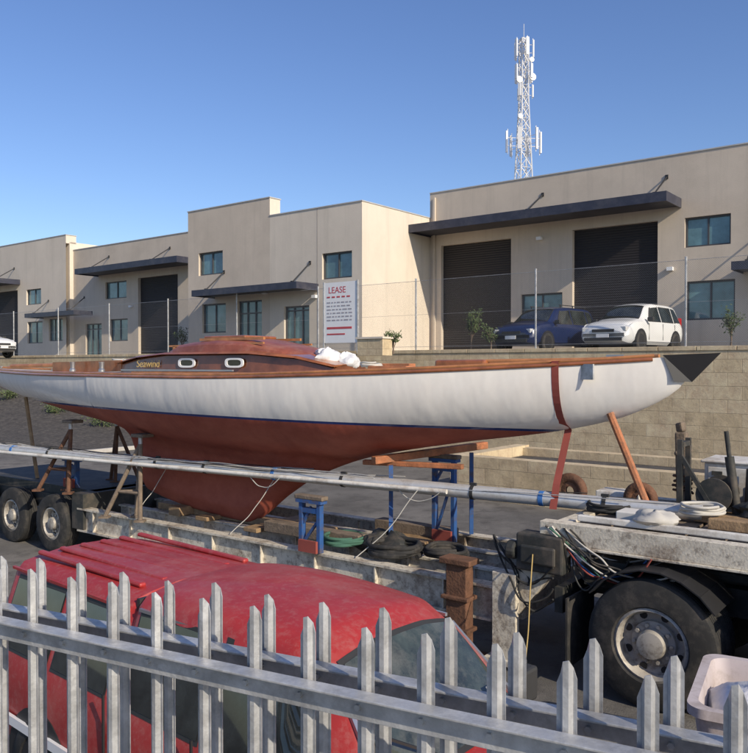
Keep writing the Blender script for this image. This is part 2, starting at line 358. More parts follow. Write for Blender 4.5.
# ------------------------------------------------------------------ building
bd=empty('industrial_building',OB,FA)
def wallface(name, x0,x1,z0,z1,y,holes,material,depth=.22):
    xs=sorted(set([x0,x1]+[h[0] for h in holes]+[h[1] for h in holes])); zs=sorted(set([z0,z1]+[h[2] for h in holes]+[h[3] for h in holes]))
    V=[];F=[]
    def q(a,b,c,d):
        n=len(V); V.extend([a,b,c,d]); F.append((n,n+1,n+2,n+3))
    for i in range(len(xs)-1):
        for j in range(len(zs)-1):
            cx=(xs[i]+xs[i+1])/2; cz=(zs[j]+zs[j+1])/2
            if any(h[0]<cx<h[1] and h[2]<cz<h[3] for h in holes): continue
            q((xs[i],y,zs[j]),(xs[i+1],y,zs[j]),(xs[i+1],y,zs[j+1]),(xs[i],y,zs[j+1]))
    for h in holes:
        a,b,c,d=h[:4]; k=y+depth
        q((a,y,c),(a,k,c),(a,k,d),(a,y,d)); q((b,k,c),(b,y,c),(b,y,d),(b,k,d)); q((a,k,d),(b,k,d),(b,y,d),(a,y,d)); q((a,y,c),(b,y,c),(b,k,c),(a,k,c))
        if h[4]=='roller':
            Acc().mm(a,b,k-.04,k,c,d).done('roller_door',M['roller'],bd)
        else:
            Acc().mm(a+.05,b-.05,k-.06,k-.04,c+.05,d-.05).done('window_pane',M['glassb'],bd)
            fr=Acc(); t=.06
            fr.mm(a,b,k-.12,k-.02,c,c+t).mm(a,b,k-.12,k-.02,d-t,d).mm(a,a+t,k-.12,k-.02,c+t,d-t).mm(b-t,b,k-.12,k-.02,c+t,d-t)
            nm=3 if h[4]=='door' else 2
            for i in range(1,nm):
                xx=a+(b-a)*i/nm; fr.mm(xx-.025,xx+.025,k-.11,k-.03,c+t,d-t)
            if h[4]=='door': fr.mm(a+t,b-t,k-.112,k-.028,c+1.75,c+1.8)
            fr.done('window_frame',M['frame'],bd)
    mobj(name,V,F,material,bd)
    jb=Acc(); xx=x0+2.6
    while xx<x1-1:
        if not any(h[0]-.15<xx<h[1]+.15 for h in holes): jb.mm(xx-.010,xx+.010,y-.004,y+.004,z0,z1-.02)
        xx+=5.8
    if jb.v: jb.done(name+'_joints',M['joint'],bd)
G=3.4
wallface('right_wall',-9.4,26,G,10.1,0,[(-3.11,0,G,7.95,'roller'),(-8.85,-5.63,G,7.9,'roller'),(.9,2.36,6.94,7.94,'w'),(.95,2.5,4.5,5.8,'w'),
  (-5.2,-3.5,4.9,5.7,'w'),(4.2,5.7,G,5.7,'door'),(8,11.2,G,7.95,'roller'),(14,17.2,G,7.95,'roller'),(19,20.5,6.94,7.94,'w'),(19,20.5,4.5,5.8,'w')],M['render'])
wallface('centre_wall_low',-14.23,-9.4,G,9.08,-4.5,[(-11.38,-9.88,6.3,7.3,'w'),(-13.43,-12.05,G,5.35,'door')],M['render2'])
wallface('centre_wall_high',-19.4,-14.23,G,9.83,-4.502,[(-18.68,-17.09,6.94,7.94,'w'),(-18.45,-16.9,4.4,5.67,'w'),(-16.15,-14.7,G,5.7,'door')],M['render'])
wallface('left_wall',-36,-19.0,G,10.1,0,[(-29.4,-25.85,G,7.95,'roller'),(-32.6,-30.5,6.9,7.9,'w'),(-32.15,-30.4,4.4,5.7,'w'),(-34.7,-33.0,G,5.5,'door'),(-24,-21,4.4,5.7,'w')],M['render'])
wallface('far_left_wall',-62,-36,G,11.0,-.5,[(-38.0,-36.4,4.5,5.9,'door'),(-40.7,-38.9,6.9,7.9,'w'),(-40.6,-38.75,4.4,5.8,'w'),(-45.5,-41.8,G,7.95,'roller'),(-53,-49,G,7.95,'roller')],M['render2'])
b=Acc()
b.mm(-9.4,26,.26,30,G,9.75)
b.mm(-9.4,26,.006,.25,9.7,10.096)
b.done('right_body',M['render'],bd)
b=Acc()
b.mm(-14.23,-9.405,-4.25,30,G,8.8).mm(-19.395,-14.23,-4.25,29.9,G,8.9)
b.done('centre_body',M['render2'],bd)
Acc().mm(-9.41,-9.398,-4.5,0.0,G,9.08).done('return_wall_face',M['render2'],bd)
Acc().mm(-14.2,-9.42,-4.494,-4.3,8.7,9.076).done('centre_parapet_low',M['render2'],bd)
Acc().mm(-9.7,-9.412,-4.3,.3,8.7,9.078).done('centre_parapet_side',M['render2'],bd)
Acc().mm(-19.398,-14.232,-4.496,-3.9,8.8,9.828).done('centre_parapet_high',M['render2'],bd)
b=Acc(); b.mm(-36,-19.4,.26,30,G,9.75).mm(-36,-19.4,0.006,.25,9.7,10.098); b.done('left_body',M['render2'],bd)
b=Acc(); b.mm(-62,-36.003,-.25,30,G,10.6).mm(-62,-36.003,-.494,.2,10.5,10.998); b.done('far_left_body',M['render2'],bd)
b=Acc()
b.mm(-9.4,26.05,-.03,.27,10.1,10.14).mm(-14.22,-9.37,-4.53,-4.28,9.08,9.12).mm(-9.72,-9.372,-4.278,.3,9.08,9.12).mm(-19.43,-14.2,-4.53,-3.87,9.83,9.87).mm(-36,-19,-.03,.27,10.1,10.14).mm(-62,-35.97,-.53,.23,11.0,11.04)
b.done('parapet_capping',M['roof'],bd)
def awning(x0,x1,y,z,proj,rods,th=.26):
    a=Acc(); a.mm(x0,x1,y-proj,y-.003,z,z+th*.45); a.mm(x0,x1,y-proj-.05,y-proj,z-.06,z+th); a.mm(x0-.04,x0,y-proj-.05,y-.003,z-.06,z+th); a.mm(x1,x1+.04,y-proj-.05,y-.003,z-.06,z+th)
    a.done('awning',M['navy'],bd)
    r=Acc()
    for xr in rods:
        r.cyl((xr,y-.01,z+1.05),(xr,y-proj*.85,z+th),.028,n=8); r.box((xr,y-.02,z+1.05),(.10,.03,.14))
        r.box((xr,y-proj*.85,z+th+.03),(.08,.1,.06))
    r.done('awning_rod',M['black'],bd)
awning(-9.35,.75,0,8.35,1.5,[-4.3,.3])
awning(2.75,8,0,6.0,1.3,[3.1,7.5],.2)
awning(-17.6,-11.6,-4.5,5.95,1.2,[-17.0,-12.0],.2)
awning(-33.3,-24,0,8.35,1.5,[-32.2,-26.5])
awning(-38.6,-33.2,-.5,6.0,1.2,[-38,-34],.2)
awning(-50,-41.5,-.5,8.35,1.5,[-42.2])
a=Acc(); a.mm(-9.2,-9.1,-.1,-.01,G,9.9)
a.done('downpipe',M['render'],bd)
a=Acc(); a.mm(3.4,3.65,-.06,-.01,4.9,5.15); a.done('unit_number',M['redtext'],bd)
a=Acc()
for (x,y,z) in ((-4.4,0,7.7),(.45,0,6.2),(-11.7,-4.5,5.6),(-14.45,-4.5,5.9),(-30,0,6.3)): a.mm(x-.1,x+.1,y-.16,y-.01,z,z+.12)
a.done('wall_lights',M['cleanwhite'],bd)

# ------------------------------------------------------------------ chain link fence on wall
cf=empty('chain_link_fence',OB,FA)
p=Acc()
x_of=lambda w_: w_ + ((6.5-9.73)*.788+(23-27.5)*-.616)
post=[x_of(2.35+4.45*k) for k in range(-16,9)]
for x in post:
    p.cyl((x,-5.4,3.4),(x,-5.4,5.9),.03,n=8); p.cyl((x,-5.4,5.9),(x,-5.4,5.93),.036,n=8)
p.cyl((post[0],-5.4,5.84),(post[-1],-5.4,5.84),.007,n=6); p.cyl((post[0],-5.4,3.62),(post[-1],-5.4,3.62),.006,n=6); p.cyl((post[0],-5.4,4.7),(post[-1],-5.4,4.7),.004,n=6)
p.done('posts_and_wires',M['galv'],cf)
mobj('mesh',[(post[0],-5.43,3.55),(post[-1],-5.43,3.55),(post[-1],-5.43,5.84),(post[0],-5.43,5.84)],[(0,1,2,3)],M['chain'],cf)

# sign board
sg=empty('lease_sign',tuple(Vector((-1.12,27.0,0))),FA)
Acc().mm(-.72,.72,-.02,.02,3.75,5.8).done('panel',M['cleanwhite'],sg)
Acc().mm(-.76,-.72,-.04,.04,3.4,5.83).mm(.72,.76,-.04,.04,3.4,5.83).done('frame',M['galv'],sg)
a=Acc(); a.mm(-.6,.5,-.026,-.02,4.22,4.29).mm(-.6,.2,-.026,-.02,4.02,4.07)
for k in range(5): a.mm(-.6+.22*k,-.46+.22*k,-.026,-.02,5.28,5.33)
a.done('red_lettering',M['redtext'],sg)
a=Acc()
for k in range(6):
    zz=5.1-k*.12; x=-.6
    while x<.45:
        l=random.uniform(.06,.2); a.mm(x,x+l,-.026,-.02,zz,zz+.04); x+=l+.05
a.done('small_lettering',M['textgrey'],sg)
def textobj(name,s,size,loc,rot,material,parent):
    cu=bpy.data.curves.new(name,'FONT'); cu.body=s; cu.size=size; cu.extrude=.002; cu.materials.append(material)
    o=bpy.data.objects.new(name,cu); COL.objects.link(o); o.location=loc; o.rotation_euler=rot; o.parent=parent; return o
textobj('headline','LEASE',.3,(-.54,-.023,5.44),(math.pi/2,0,0),M['redtext'],sg)
mb=empty('meter_box_wall',tuple(Vector((.02,25.2,0))),FA)
Acc().mm(-.5,.5,-.25,.25,3.3,3.82).done('blocks',M['lime'],mb)
Acc().mm(-.54,.54,-.29,.29,3.82,3.88).done('cap',M['render2'],mb)

# ------------------------------------------------------------------ plants
def sapling(loc,h,n,spread,name='sapling_tree'):
    e=empty(name,loc); a=Acc(); tips=[]
    a.cyl((0,0,0),(0.02,0,h*.45),.03,.02,n=7)
    for k in range(9):
        t=random.uniform(0,6.28); z0=h*random.uniform(.2,.5); z1=h*random.uniform(.6,1.0); r=spread*random.uniform(.3,1)
        p2=(math.cos(t)*r,math.sin(t)*r,z1); a.cyl((0.01,0,z0),p2,.014,.005,n=5); tips.append(p2)
    a.done('trunk',M['bark'],e)
    V=[];F=[]
    for i in range(n):
        tp=random.choice(tips); k=random.uniform(.45,1.05)
        c=Vector((tp[0]*k,tp[1]*k,tp[2]*(.5+.5*k)))+Vector([random.gauss(0,spread*.16) for _ in range(3)])
        u=Vector([random.gauss(0,1) for _ in range(3)]).normalized(); w_=u.orthogonal().normalized(); s=random.uniform(.03,.06)
        m_=len(V); V+= [c-u*s,c+w_*s*.4,c+u*s,c-w_*s*.4]; F.append((m_,m_+1,m_+2,m_+3))
    mobj('foliage',V,F,M['leaf'],e)
sapling(B(-4.4,-5.0,3.4),1.5,700,.35)
sapling((.6,25.2,3.35),.75,350,.3,'shrub')
sapling(B(-3.6,-5.1,3.4),.9,350,.35,'shrub')
sapling(B(3.6,-4.9,3.4),1.1,400,.4,'shrub')
sapling(B(-20.6,-3.9,3.4),1.3,400,.4,'shrub')
for k in range(9):
    xx=-52+k*4.0+random.uniform(-1,1); e_=min(1,max(0,(-16-xx)/14)); sapling(B(xx,-8.4,2.25*e_*.68-.1),random.uniform(.5,.9),600,random.uniform(.5,.9),'shrub')

# ------------------------------------------------------------------ cell tower
tw=empty('cell_tower',(14.9,80,3.4),.3)
a=Acc(); H=32
def leg(k,z):
    hw=1.3-.95*min(1,z/26) ; s=((-1,-1),(1,-1),(1,1),(-1,1))[k%4]; return Vector((s[0]*hw,s[1]*hw,z))
zz=0
while zz<H-.1:
    st=1.6 if zz<20 else 1.1; z2=min(H,zz+st)
    for k in range(4):
        a.cyl(leg(k,zz),leg(k,z2),.07,n=6,cap=False); a.cyl(leg(k,zz),leg(k+1,z2),.035,n=5,cap=False); a.cyl(leg(k+1,zz),leg(k,z2),.035,n=5,cap=False); a.cyl(leg(k,z2),leg(k+1,z2),.035,n=5,cap=False)
    zz=z2
a.cyl((0,0,H),(0,0,H+1.5),.03,n=6)
a.done('lattice',M['steel'],tw)
a=Acc()
for (z,R,n,hh) in ((31,.95,5,1.7),(28.6,1.05,4,1.4),(26.8,.9,3,1.2),(21.8,1.75,6,2.1)):
    for i in range(n):
        t=2*math.pi*i/n+z; p_=Vector((math.cos(t)*R,math.sin(t)*R,z))
        a.box(p_,(.14,.28,hh),rz=t); a.cyl((p_.x*.93,p_.y*.93,z-hh*.6),(p_.x*.93,p_.y*.93,z+hh*.6),.035,n=6)
        a.cyl((0,0,z+.4),(p_.x*.93,p_.y*.93,z+.4),.03,n=5); a.cyl((0,0,z-.4),(p_.x*.93,p_.y*.93,z-.4),.03,n=5)
for (x,z,s) in ((-.7,27.8,.32),(.75,28.2,.36),(-.6,24.2,.25),(.65,29.9,.25)):
    a.lathe((x,-.55,z),[(.001,0),(s,.05),(s,.22),(.001,.3)],16)
a.done('antennas',M['cleanwhite'],tw)

# ------------------------------------------------------------------ cars
def car(name, loc, heading, st, paint, sides, screens, wheels, r=.31, extras=None, w_=.19, nsub=70):
    e=empty(name,loc,heading)
    xs=[s[0] for s in st]; fs=[pchip(xs,[s[i] for s in st]) for i in range(1,6)]
    def ring(x):
        zb,hw,zbelt,hr,zr=[f(x) for f in fs]
        return [(hw*.86,zb),(hw*.985,zb+.1),(hw*1.0,zb+.22),(hw*1.012,(zb+zbelt)/2),(hw,zbelt-.1),(hw-.035,zbelt),(hr,zr-.06),(hr-.05,zr-.012),(hr-.16,zr+.012),(hr*.4,zr+.035),(0,zr+.04)]
    V=[];F=[]; NX=nsub; n=None
    for i in range(NX+1):
        x=xs[0]+(xs[-1]-xs[0])*i/NX; R_=ring(x); full=[(y,z) for y,z in R_]+[(-y,z) for y,z in reversed(R_[:-1])]
        n=len(full); V+=[(x,y,z) for y,z in full]
    for i in range(NX):
        for j in range(n-1): a0=i*n+j; F.append((a0,a0+1,a0+n+1,a0+n))
        F.append((i*n+n-1,i*n,i*n+n,i*n+2*n-1))
    F.append(tuple(range(n))); F.append(tuple(NX*n+k for k in reversed(range(n))))
    mobj('body',V,F,paint,e,True,40)
    def pside(x,f,sg):
        R_=ring(x); p0,p1=R_[5],R_[6]; return (x,sg*(p0[0]+(p1[0]-p0[0])*f+.007),p0[1]+(p1[1]-p0[1])*f+.003)
    for (xb1,xb2,xt1,xt2) in sides:
        for sg in (1,-1):
            V=[];F=[];NI,NJ=10,4
            for i in range(NI+1):
                for j in range(NJ+1):
                    f=j/NJ; ff=.08+f*.82; x=(xb1+(xt1-xb1)*f)*(1-i/NI)+(xb2+(xt2-xb2)*f)*(i/NI); V.append(pside(x,ff,sg))
            for i in range(NI):
                for j in range(NJ): a0=i*(NJ+1)+j; F.append((a0,a0+1,a0+NJ+2,a0+NJ+1))
            mobj('side_window',V,F,M['carglass'],e,True)
            A=[pside(xb1-.015,.04,sg),pside(xb2+.015,.04,sg),pside(xt2+.012,.95,sg),pside(xt1-.012,.95,sg)]
            A=[(p_[0],p_[1]-sg*.004,p_[2]) for p_ in A]
            mobj('window_rubber',A,[(0,1,2,3)],M['plastic'],e)
    for (x1,x2,g,mt) in screens:
        sgx=1 if x2>(xs[0]+xs[-1])/2 else -1
        for (pad_,mm_,off) in ((.03,M['plastic'],.006),(0,mt,.011)):
            V=[];F=[];NI,NJ=8,12
            for i in range(NI+1):
                x=(x1-pad_)+(x2-x1+2*pad_)*i/NI; R_=ring(x)
                ys=[-p_[0] for p_ in R_[6:]]; zs=[p_[1] for p_ in R_[6:]]; fz=lin(ys,zs)
                for j in range(NJ+1):
                    y=(-1+2*j/NJ)*min(.99,(g+pad_*1.2))*R_[6][0]; V.append((x+sgx*off,y,fz(-abs(y))+off))
            for i in range(NI):
                for j in range(NJ): a0=i*(NJ+1)+j; F.append((a0,a0+1,a0+NJ+2,a0+NJ+1))
            mobj('windscreen' if not pad_ else 'windscreen_rubber',V,F,mm_,e,True)
    for wx in wheels:
        hw=fs[1](wx)
        for sg in (1,-1):
            A=Acc(); A.lathe((wx,sg*(hw-.06),r+.01),[(r+.06,-.05),(r+.06,.075),(.01,.075)] if sg>0 else [(r+.06,.05),(r+.06,-.075),(.01,-.075)],28); A.done('wheel_arch',M['black'],e)
            wheel('wheel',(wx,sg*(hw-.07),r),r,w_,e,out=sg)
    if extras: extras(e,fs)
    return e

def hatch_st(L=4.0,h=1.42,hw=.83):
    return [(0,.35,hw*.88,.85,hw*.66,1.0),(.08,.3,hw*.95,.88,hw*.70,h*.80),(.35,.24,hw,.90,hw*.74,h*.97),(.9,.22,hw,.9,hw*.75,h),(1.8,.22,hw,.9,hw*.75,h),(2.35,.22,hw,.9,hw*.72,h*.95),(3.02,.22,hw,.9,hw*.84,.98),(3.6,.24,hw*.97,.84,hw*.84,.88),(3.9,.28,hw*.9,.66,hw*.78,.74),(4.0,.32,hw*.8,.55,hw*.7,.6)]
def ex_hatch(e,fs):
    for sg in (1,-1):
        Acc().box((3.86,sg*.58,.66),(.16,.3,.15),rz=-sg*.25).done('headlamp',M['lamp'],e,bevel=.03)
        Acc().box((.06,sg*.68,.95),(.12,.12,.35)).done('tail_lamp',M['tail'],e,bevel=.02)
        Acc().box((2.75,sg*.92,.98),(.12,.2,.13)).done('mirror',M['plastic'],e,bevel=.03)
        A=Acc()
        for xa in (.78,1.68,2.68): A.box((xa,sg*.836,.62),(.012,.012,.5))
        A.done('door_gaps',M['black'],e)
    Acc().box((3.99,0,.62),(.05,.7,.09)).mm(3.98,4.03,-.6,.6,.32,.42).done('grille',M['plastic'],e)
    Acc().box((4.03,0,.47),(.02,.4,.11)).done('number_plate',M['cleanwhite'],e)
    Acc().mm(-.04,.02,-.6,.6,.34,.5).done('rear_bumper',M['plastic'],e)
def ex_suv(e,fs):
    ex_hatch(e,fs)
    for sg in (1,-1):
        A=Acc(); A.beam((.5,sg*.56,1.57),(2.1,sg*.56,1.57),.03,.025)
        for x in (.55,1.3,2.05): A.beam((x,sg*.56,1.48),(x,sg*.56,1.57),.03,.03)
        A.done('roof_rail',M['plastic'],e)
sidesH=[(1.72,2.62,1.72,2.22),(.78,1.64,.78,1.64),(.2,.7,.42,.7)]
hd=math.atan2(-.73,-.68)
def carloc(cx,cy,z,hd_,half=2.0): return (cx-math.cos(hd_)*half,cy-math.sin(hd_)*half,z)
car('parked_hatchback_car',carloc(8.15,25.2,3.4,hd),hd,hatch_st(h=1.50),M['whitecar'],sidesH,[(2.42,2.95,.88,M['carglass']),(.1,.3,.85,M['carglass'])],[.72,3.22],extras=ex_hatch)
hd2=math.atan2(-.70,-.71)
car('parked_wagon_car',carloc(5.75,26.7,3.4,hd2),hd2,hatch_st(h=1.5,hw=.86),M['bluecar'],sidesH,[(2.42,2.95,.88,M['carglass']),(.1,.3,.85,M['carglass'])],[.72,3.22],extras=ex_suv)
car('parked_hatchback_car',carloc(-19.6,41.5,3.4,0.4),-.5,hatch_st(),M['whitecar'],sidesH,[(2.42,2.95,.88,M['carglass']),(.1,.3,.85,M['carglass'])],[.72,3.22],extras=ex_hatch)

# red utility with canopy
hr=math.atan2(-.66,.75)
st=[(0,.42,.70,.98,.50,1.50),(.06,.38,.75,1.0,.54,1.58),(1.60,.36,.77,1.02,.56,1.61),(1.64,.36,.77,1.02,.545,1.57),(1.68,.36,.77,1.02,.56,1.64),(2.3,.36,.77,1.02,.56,1.675),(2.95,.36,.77,1.02,.54,1.655),(3.17,.36,.77,1.02,.50,1.59),(3.68,.36,.77,1.02,.64,1.12),(4.35,.4,.75,.98,.64,1.04),(4.85,.46,.71,.88,.60,.93),(4.92,.5,.67,.75,.55,.80)]
def ex_red(e,fs):
    A=Acc()
    for k in range(6):
        y=-.41+k*.164; A.box((.82,y,1.633),(1.34,.05,.03))
    A.done('roof_ribs',M['redcar'],e,bevel=.013)
    Acc().mm(1.625,1.655,-.54,.54,1.40,1.605).done('canopy_gap_seal',M['plastic'],e)
    for sg in (1,-1):
        Acc().box((4.78,sg*.53,.76),(.12,.24,.18)).done('headlamp',M['lamp'],e,bevel=.02)
        A=Acc(); A.box((3.40,sg*.92,1.12),(.1,.18,.2)); A.beam((3.40,sg*.75,1.08),(3.40,sg*.9,1.1),.04,.04); A.done('mirror',M['plastic'],e,bevel=.03)
        Acc().box((.0,sg*.65,.85),(.06,.14,.3)).done('tail_lamp',M['tail'],e,bevel=.02)
        A=Acc()
        for (xa) in (1.66,2.50,3.30): A.box((xa,sg*.784,.80),(.012,.012,.62))
        A.box((2.5,sg*.784,.5),(1.7,.012,.012)); A.done('door_gaps',M['black'],e)
        Acc().box((2.38,sg*.80,.95),(.16,.03,.035)).box((3.18,sg*.80,.95),(.16,.03,.035)).done('door_handles',M['plastic'],e)
        A=Acc(); A.mm(.1,4.7,sg*.79-.012,sg*.79+.012,.60,.66); A.done('side_stripe',M['cleanwhite'],e)
        Acc().beam((1.72,sg*.575,1.565),(3.12,sg*.535,1.565),.02,.018).done('rain_gutter',M['alloy'],e)
        Acc().beam((.05,sg*.56,1.535),(1.6,sg*.575,1.54),.02,.018).done('canopy_gutter',M['redcar'],e)
        # bright strip along the windscreen pillar
        Acc().beam((3.20,sg*.475,1.555),(3.66,sg*.60,1.10),.022,.02).done('pillar_trim',M['alloy'],e)
    Acc().mm(4.9,5.0,-.7,.7,.45,.62).done('front_bumper',M['black'],e,bevel=.03)
    Acc().mm(4.88,4.93,-.4,.4,.68,.83).done('grille',M['black'],e)
    for sg in (-1,1):
        Acc().beam((3.71,sg*.3+.15,1.16),(3.50,sg*.3-.2,1.345),.012,.012).done('wiper',M['black'],e)
    A=Acc(); A.box((3.56,.36,1.30),(.01,.09,.07),R=Matrix.Rotation(math.radians(-40),3,'Y')); A.done('registration_label',M['cleanwhite'],e)
red=car('utility_vehicle',(-2.28,6.24,0),hr,st,M['redcar'],[(2.54,3.40,2.54,3.10),(1.74,2.46,1.74,2.46),(.92,1.56,.92,1.56),(.15,.84,.15,.84)],[(3.21,3.64,.84,M['screen'])],[.85,3.95],r=.36,extras=ex_red,nsub=160)

# ------------------------------------------------------------------ yacht
BA=math.atan2(-.562,.827)
yt=empty('sailing_yacht',(-7.2,15,0),BA)
LO=12.5
bf=pchip([0,1.5,3,5,6.5,8,9.5,11,11.9,12.3,12.5],[.30,.60,.88,1.10,1.16,1.08,.85,.46,.22,.11,.03])
zs=pchip([0,3,6.5,9,11.2,12.5],[2.93,2.86,2.85,2.91,3.01,3.09])
zbot=pchip([0,.4,1.43,3.0,4.1,4.24,4.34,4.48,6.3,6.55,6.8,7.3,7.8,8.65,9.9,11.1,11.8,12.2,12.4,12.5],[2.80,2.66,2.42,2.17,2.0,1.94,1.5,1.05,.78,.77,.86,1.22,1.52,1.83,2.08,2.27,2.44,2.62,2.76,2.88])
zcan=pchip([0,.4,1.43,3.0,4.3,6.5,8.3,9.9,11.1,12.5],[2.80,2.66,2.42,2.17,2.0,1.80,1.80,2.06,2.2,2.3])
def halfw(s,z):
    b_=bf(s); t0=zs(s); zc=max(zcan(s),zbot(s)); t=(t0-z)/max(.02,(t0-zc))
    yc=b_*max(0,(1-max(0,min(1,t))**2.6))**.62 if t<1 else 0
    yk=0
    zb=zbot(s)
    if zb<zc-.02:
        th=.16*min(1,math.sqrt(max(0,(z-zb))/.22))
        yk=th+.20*math.exp(-max(0,(zc-z))/.16)*min(1,(zc-zb)/.5) if z<zc else th+.2*min(1,(zc-zb)/.5)
        yk=min(yk,b_)
    return (yc**3+yk**3)**(1/3)
ss=set([LO*i/130 for i in range(131)]+[4.15+i*.02 for i in range(20)]+[6.2+i*.05 for i in range(30)])
ss=sorted(ss); NV=44; V=[];F=[]
for s in ss:
    t0,zb=zs(s),zbot(s)
    for sg_ in (1,-1):
        for k in range(NV+1):
            f=k/NV; z=t0+(zb-t0)*(1-(1-f)**1.25) ; y=halfw(s,z) if k<NV else 0
            V.append((s,sg_*y,z))
W=2*(NV+1)
for i in range(len(ss)-1):
    for sg_ in (0,1):
        for k in range(NV):
            a0=i*W+sg_*(NV+1)+k
            q=(a0,a0+W,a0+W+1,a0+1); F.append(q if sg_==0 else q[::-1])
F.append(tuple(range(NV+1))+tuple(range(W-1,NV,-1)))
l0=(len(ss)-1)*W; F.append(tuple(l0+k for k in range(NV,-1,-1))+tuple(l0+NV+1+k for k in range(NV+1)))
hull=mobj('hull',V,F,M['hull'],yt,True,50)
V=[];F=[]
for s in ss:
    b_=bf(s); z=zs(s)
    for g in (-1,-.5,0,.5,1): V.append((s,g*(b_-.01),z-.004+.05*(1-g*g)*b_))
for i in range(len(ss)-1):
    for k in range(4): a0=i*5+k; F.append((a0,a0+5,a0+6,a0+1))
mobj('deck',V,F,M['deck'],yt,True)
for sg_ in (1,-1):
    pts=[(LO*i/40,sg_*(bf(LO*i/40)+.004),zs(LO*i/40)-.012) for i in range(40)]
    tube('rubbing_strake',pts,.020,M['varnish'],yt)
    pts=[(LO*i/40,sg_*max(.01,bf(LO*i/40)-.05),zs(LO*i/40)+.025) for i in range(40)]
    tube('toe_rail',pts,.018,M['trim'],yt)
V=[(12.28,-.135,3.10),(12.28,.135,3.10),(12.80,0,3.12),(12.38,-.10,2.84),(12.38,.10,2.84),(12.53,0,2.83)]
mobj('bow_platform',V,[(0,2,1),(0,3,5,2),(1,2,5,4),(0,1,4,3),(3,4,5)],M['black'],yt)
Acc().box((11.55,-.33,2.93),(.24,.02,.16),rz=-.4).done('bow_chock',M['galv'],yt)
def shell(name, secs, material, smooth=True):
    V=[];F=[]
    for (s,hw,zb,zt,cr) in secs:
        V+=[(s,-hw-.03,zb),(s,-hw,zt-.03),(s,-hw+.04,zt),(s,-hw*.5,zt+cr*.75),(s,0,zt+cr),(s,hw*.5,zt+cr*.75),(s,hw-.04,zt),(s,hw,zt-.03),(s,hw+.03,zb)]
    n=9
    for i in range(len(secs)-1):
        for k in range(n-1): a0=i*n+k; F.append((a0,a0+1,a0+n+1,a0+n))
    F.append(tuple(range(n))); F.append(tuple((len(secs)-1)*n+k for k in reversed(range(n))))
    return mobj(name,V,F,material,yt,smooth,30)
shell('cabin_trunk',[(4.5,.55,2.8,3.04,.03),(5.0,.62,2.8,3.12,.05),(5.6,.66,2.8,3.16,.06),(7.2,.64,2.8,3.16,.06),(7.9,.52,2.8,3.10,.05),(8.35,.34,2.8,2.98,.03)],M['cabinside'])
shell('doghouse_roof',[(5.5,.50,3.14,3.22,.03),(5.75,.58,3.14,3.28,.06),(6.4,.60,3.14,3.31,.08),(7.0,.58,3.14,3.29,.07),(7.6,.48,3.12,3.20,.05),(7.95,.34,3.1,3.12,.03)],M['maroon'])
shell('cabin_roof_edge',[(4.45,.60,3.03,3.05,.01),(5.0,.68,3.11,3.135,.03),(5.6,.72,3.15,3.175,.05),(7.2,.70,3.15,3.175,.05),(7.9,.58,3.09,3.115,.03),(8.35,.38,2.98,3.0,.01)],M['varnish'])
Acc().mm(6.0,6.8,-.33,.33,3.36,3.41).done('sliding_hatch',M['varnish'],yt,bevel=.02)
Acc().mm(6.0,7.2,-.4,-.36,3.34,3.375).mm(6.0,7.2,.36,.4,3.34,3.375).done('hatch_runners',M['trim'],yt)
Acc().mm(4.9,7.6,-.70,-.685,2.875,2.905).done('cabin_footing_strip',M['trim'],yt)
for (s,lz) in ((6.05,3.03),(6.95,3.03)):
    for sg_ in (1,-1):
        hw=.665+.012
        n=28; V=[];F=[]
        for ring_,(ra,rb,dy) in enumerate(((.165,.065,0),(.165,.065,.02),(.125,.04,.02),(.125,.04,.004))):
            for i in range(n):
                t=2*math.pi*i/n; cx=math.copysign(abs(math.cos(t))**.5,math.cos(t)); sx=math.copysign(abs(math.sin(t))**.7,math.sin(t))
                V.append((s+cx*ra,sg_*(hw+dy),lz+sx*rb))
        for r_ in range(3):
            for i in range(n): j=(i+1)%n; F.append((r_*n+i,r_*n+j,(r_+1)*n+j,(r_+1)*n+i))
        mobj('portlight_frame',V,F,M['cleanwhite'],yt,True,30)
        V=[(s+math.copysign(abs(math.cos(2*math.pi*i/n))**.5,math.cos(2*math.pi*i/n))*.127,sg_*(hw+.008),lz+math.copysign(abs(math.sin(2*math.pi*i/n))**.7,math.sin(2*math.pi*i/n))*.042) for i in range(n)]
        mobj('portlight_glass',V,[tuple(range(n))],M['carglass'],yt)
t_=textobj('boat_name','Seawind',.15,(5.0,-.690,2.97),(math.radians(84),0,0),M['gold'],yt)
for sg_ in (1,-1):
    A=Acc(); A.beam((5.5,sg_*.5,3.27),(7.3,sg_*.5,3.29),.03,.025)
    for x in (5.6,6.1,6.6,7.1): A.box((x,sg_*.5,3.24),(.05,.03,.06))
    A.done('handrail',M['trim'],yt)
    A=Acc(); A.beam((2.6,sg_*.42,2.96),(4.5,sg_*.55,2.99),.03,.17); A.done('cockpit_coaming',M['varnish'],yt)
    A=Acc(); A.lathe((3.4,sg_*.62,2.9),[(.05,0),(.05,.03),(.035,.05),(.04,.13),(.05,.15),(.001,.15)],16,'Z'); A.lathe((4.2,sg_*.68,2.9),[(.05,0),(.05,.03),(.035,.05),(.04,.13),(.05,.15),(.001,.15)],16,'Z'); A.done('winch',M['alloy'],yt,True)
    A=Acc(); A.beam((5.0,sg_*.95,2.93),(7.2,sg_*.97,2.93),.03,.02); A.done('genoa_track',M['alloy'],yt)
A=Acc(); A.mm(2.6,2.64,-.42,.42,2.88,3.03).mm(3.0,3.6,-.12,.12,2.9,3.0); A.done('cockpit_ends',M['varnish'],yt)
A=Acc(); A.mm(9.75,10.4,-.3,.3,2.95,3.06); A.done('fore_hatch',M['varnish'],yt,bevel=.03)
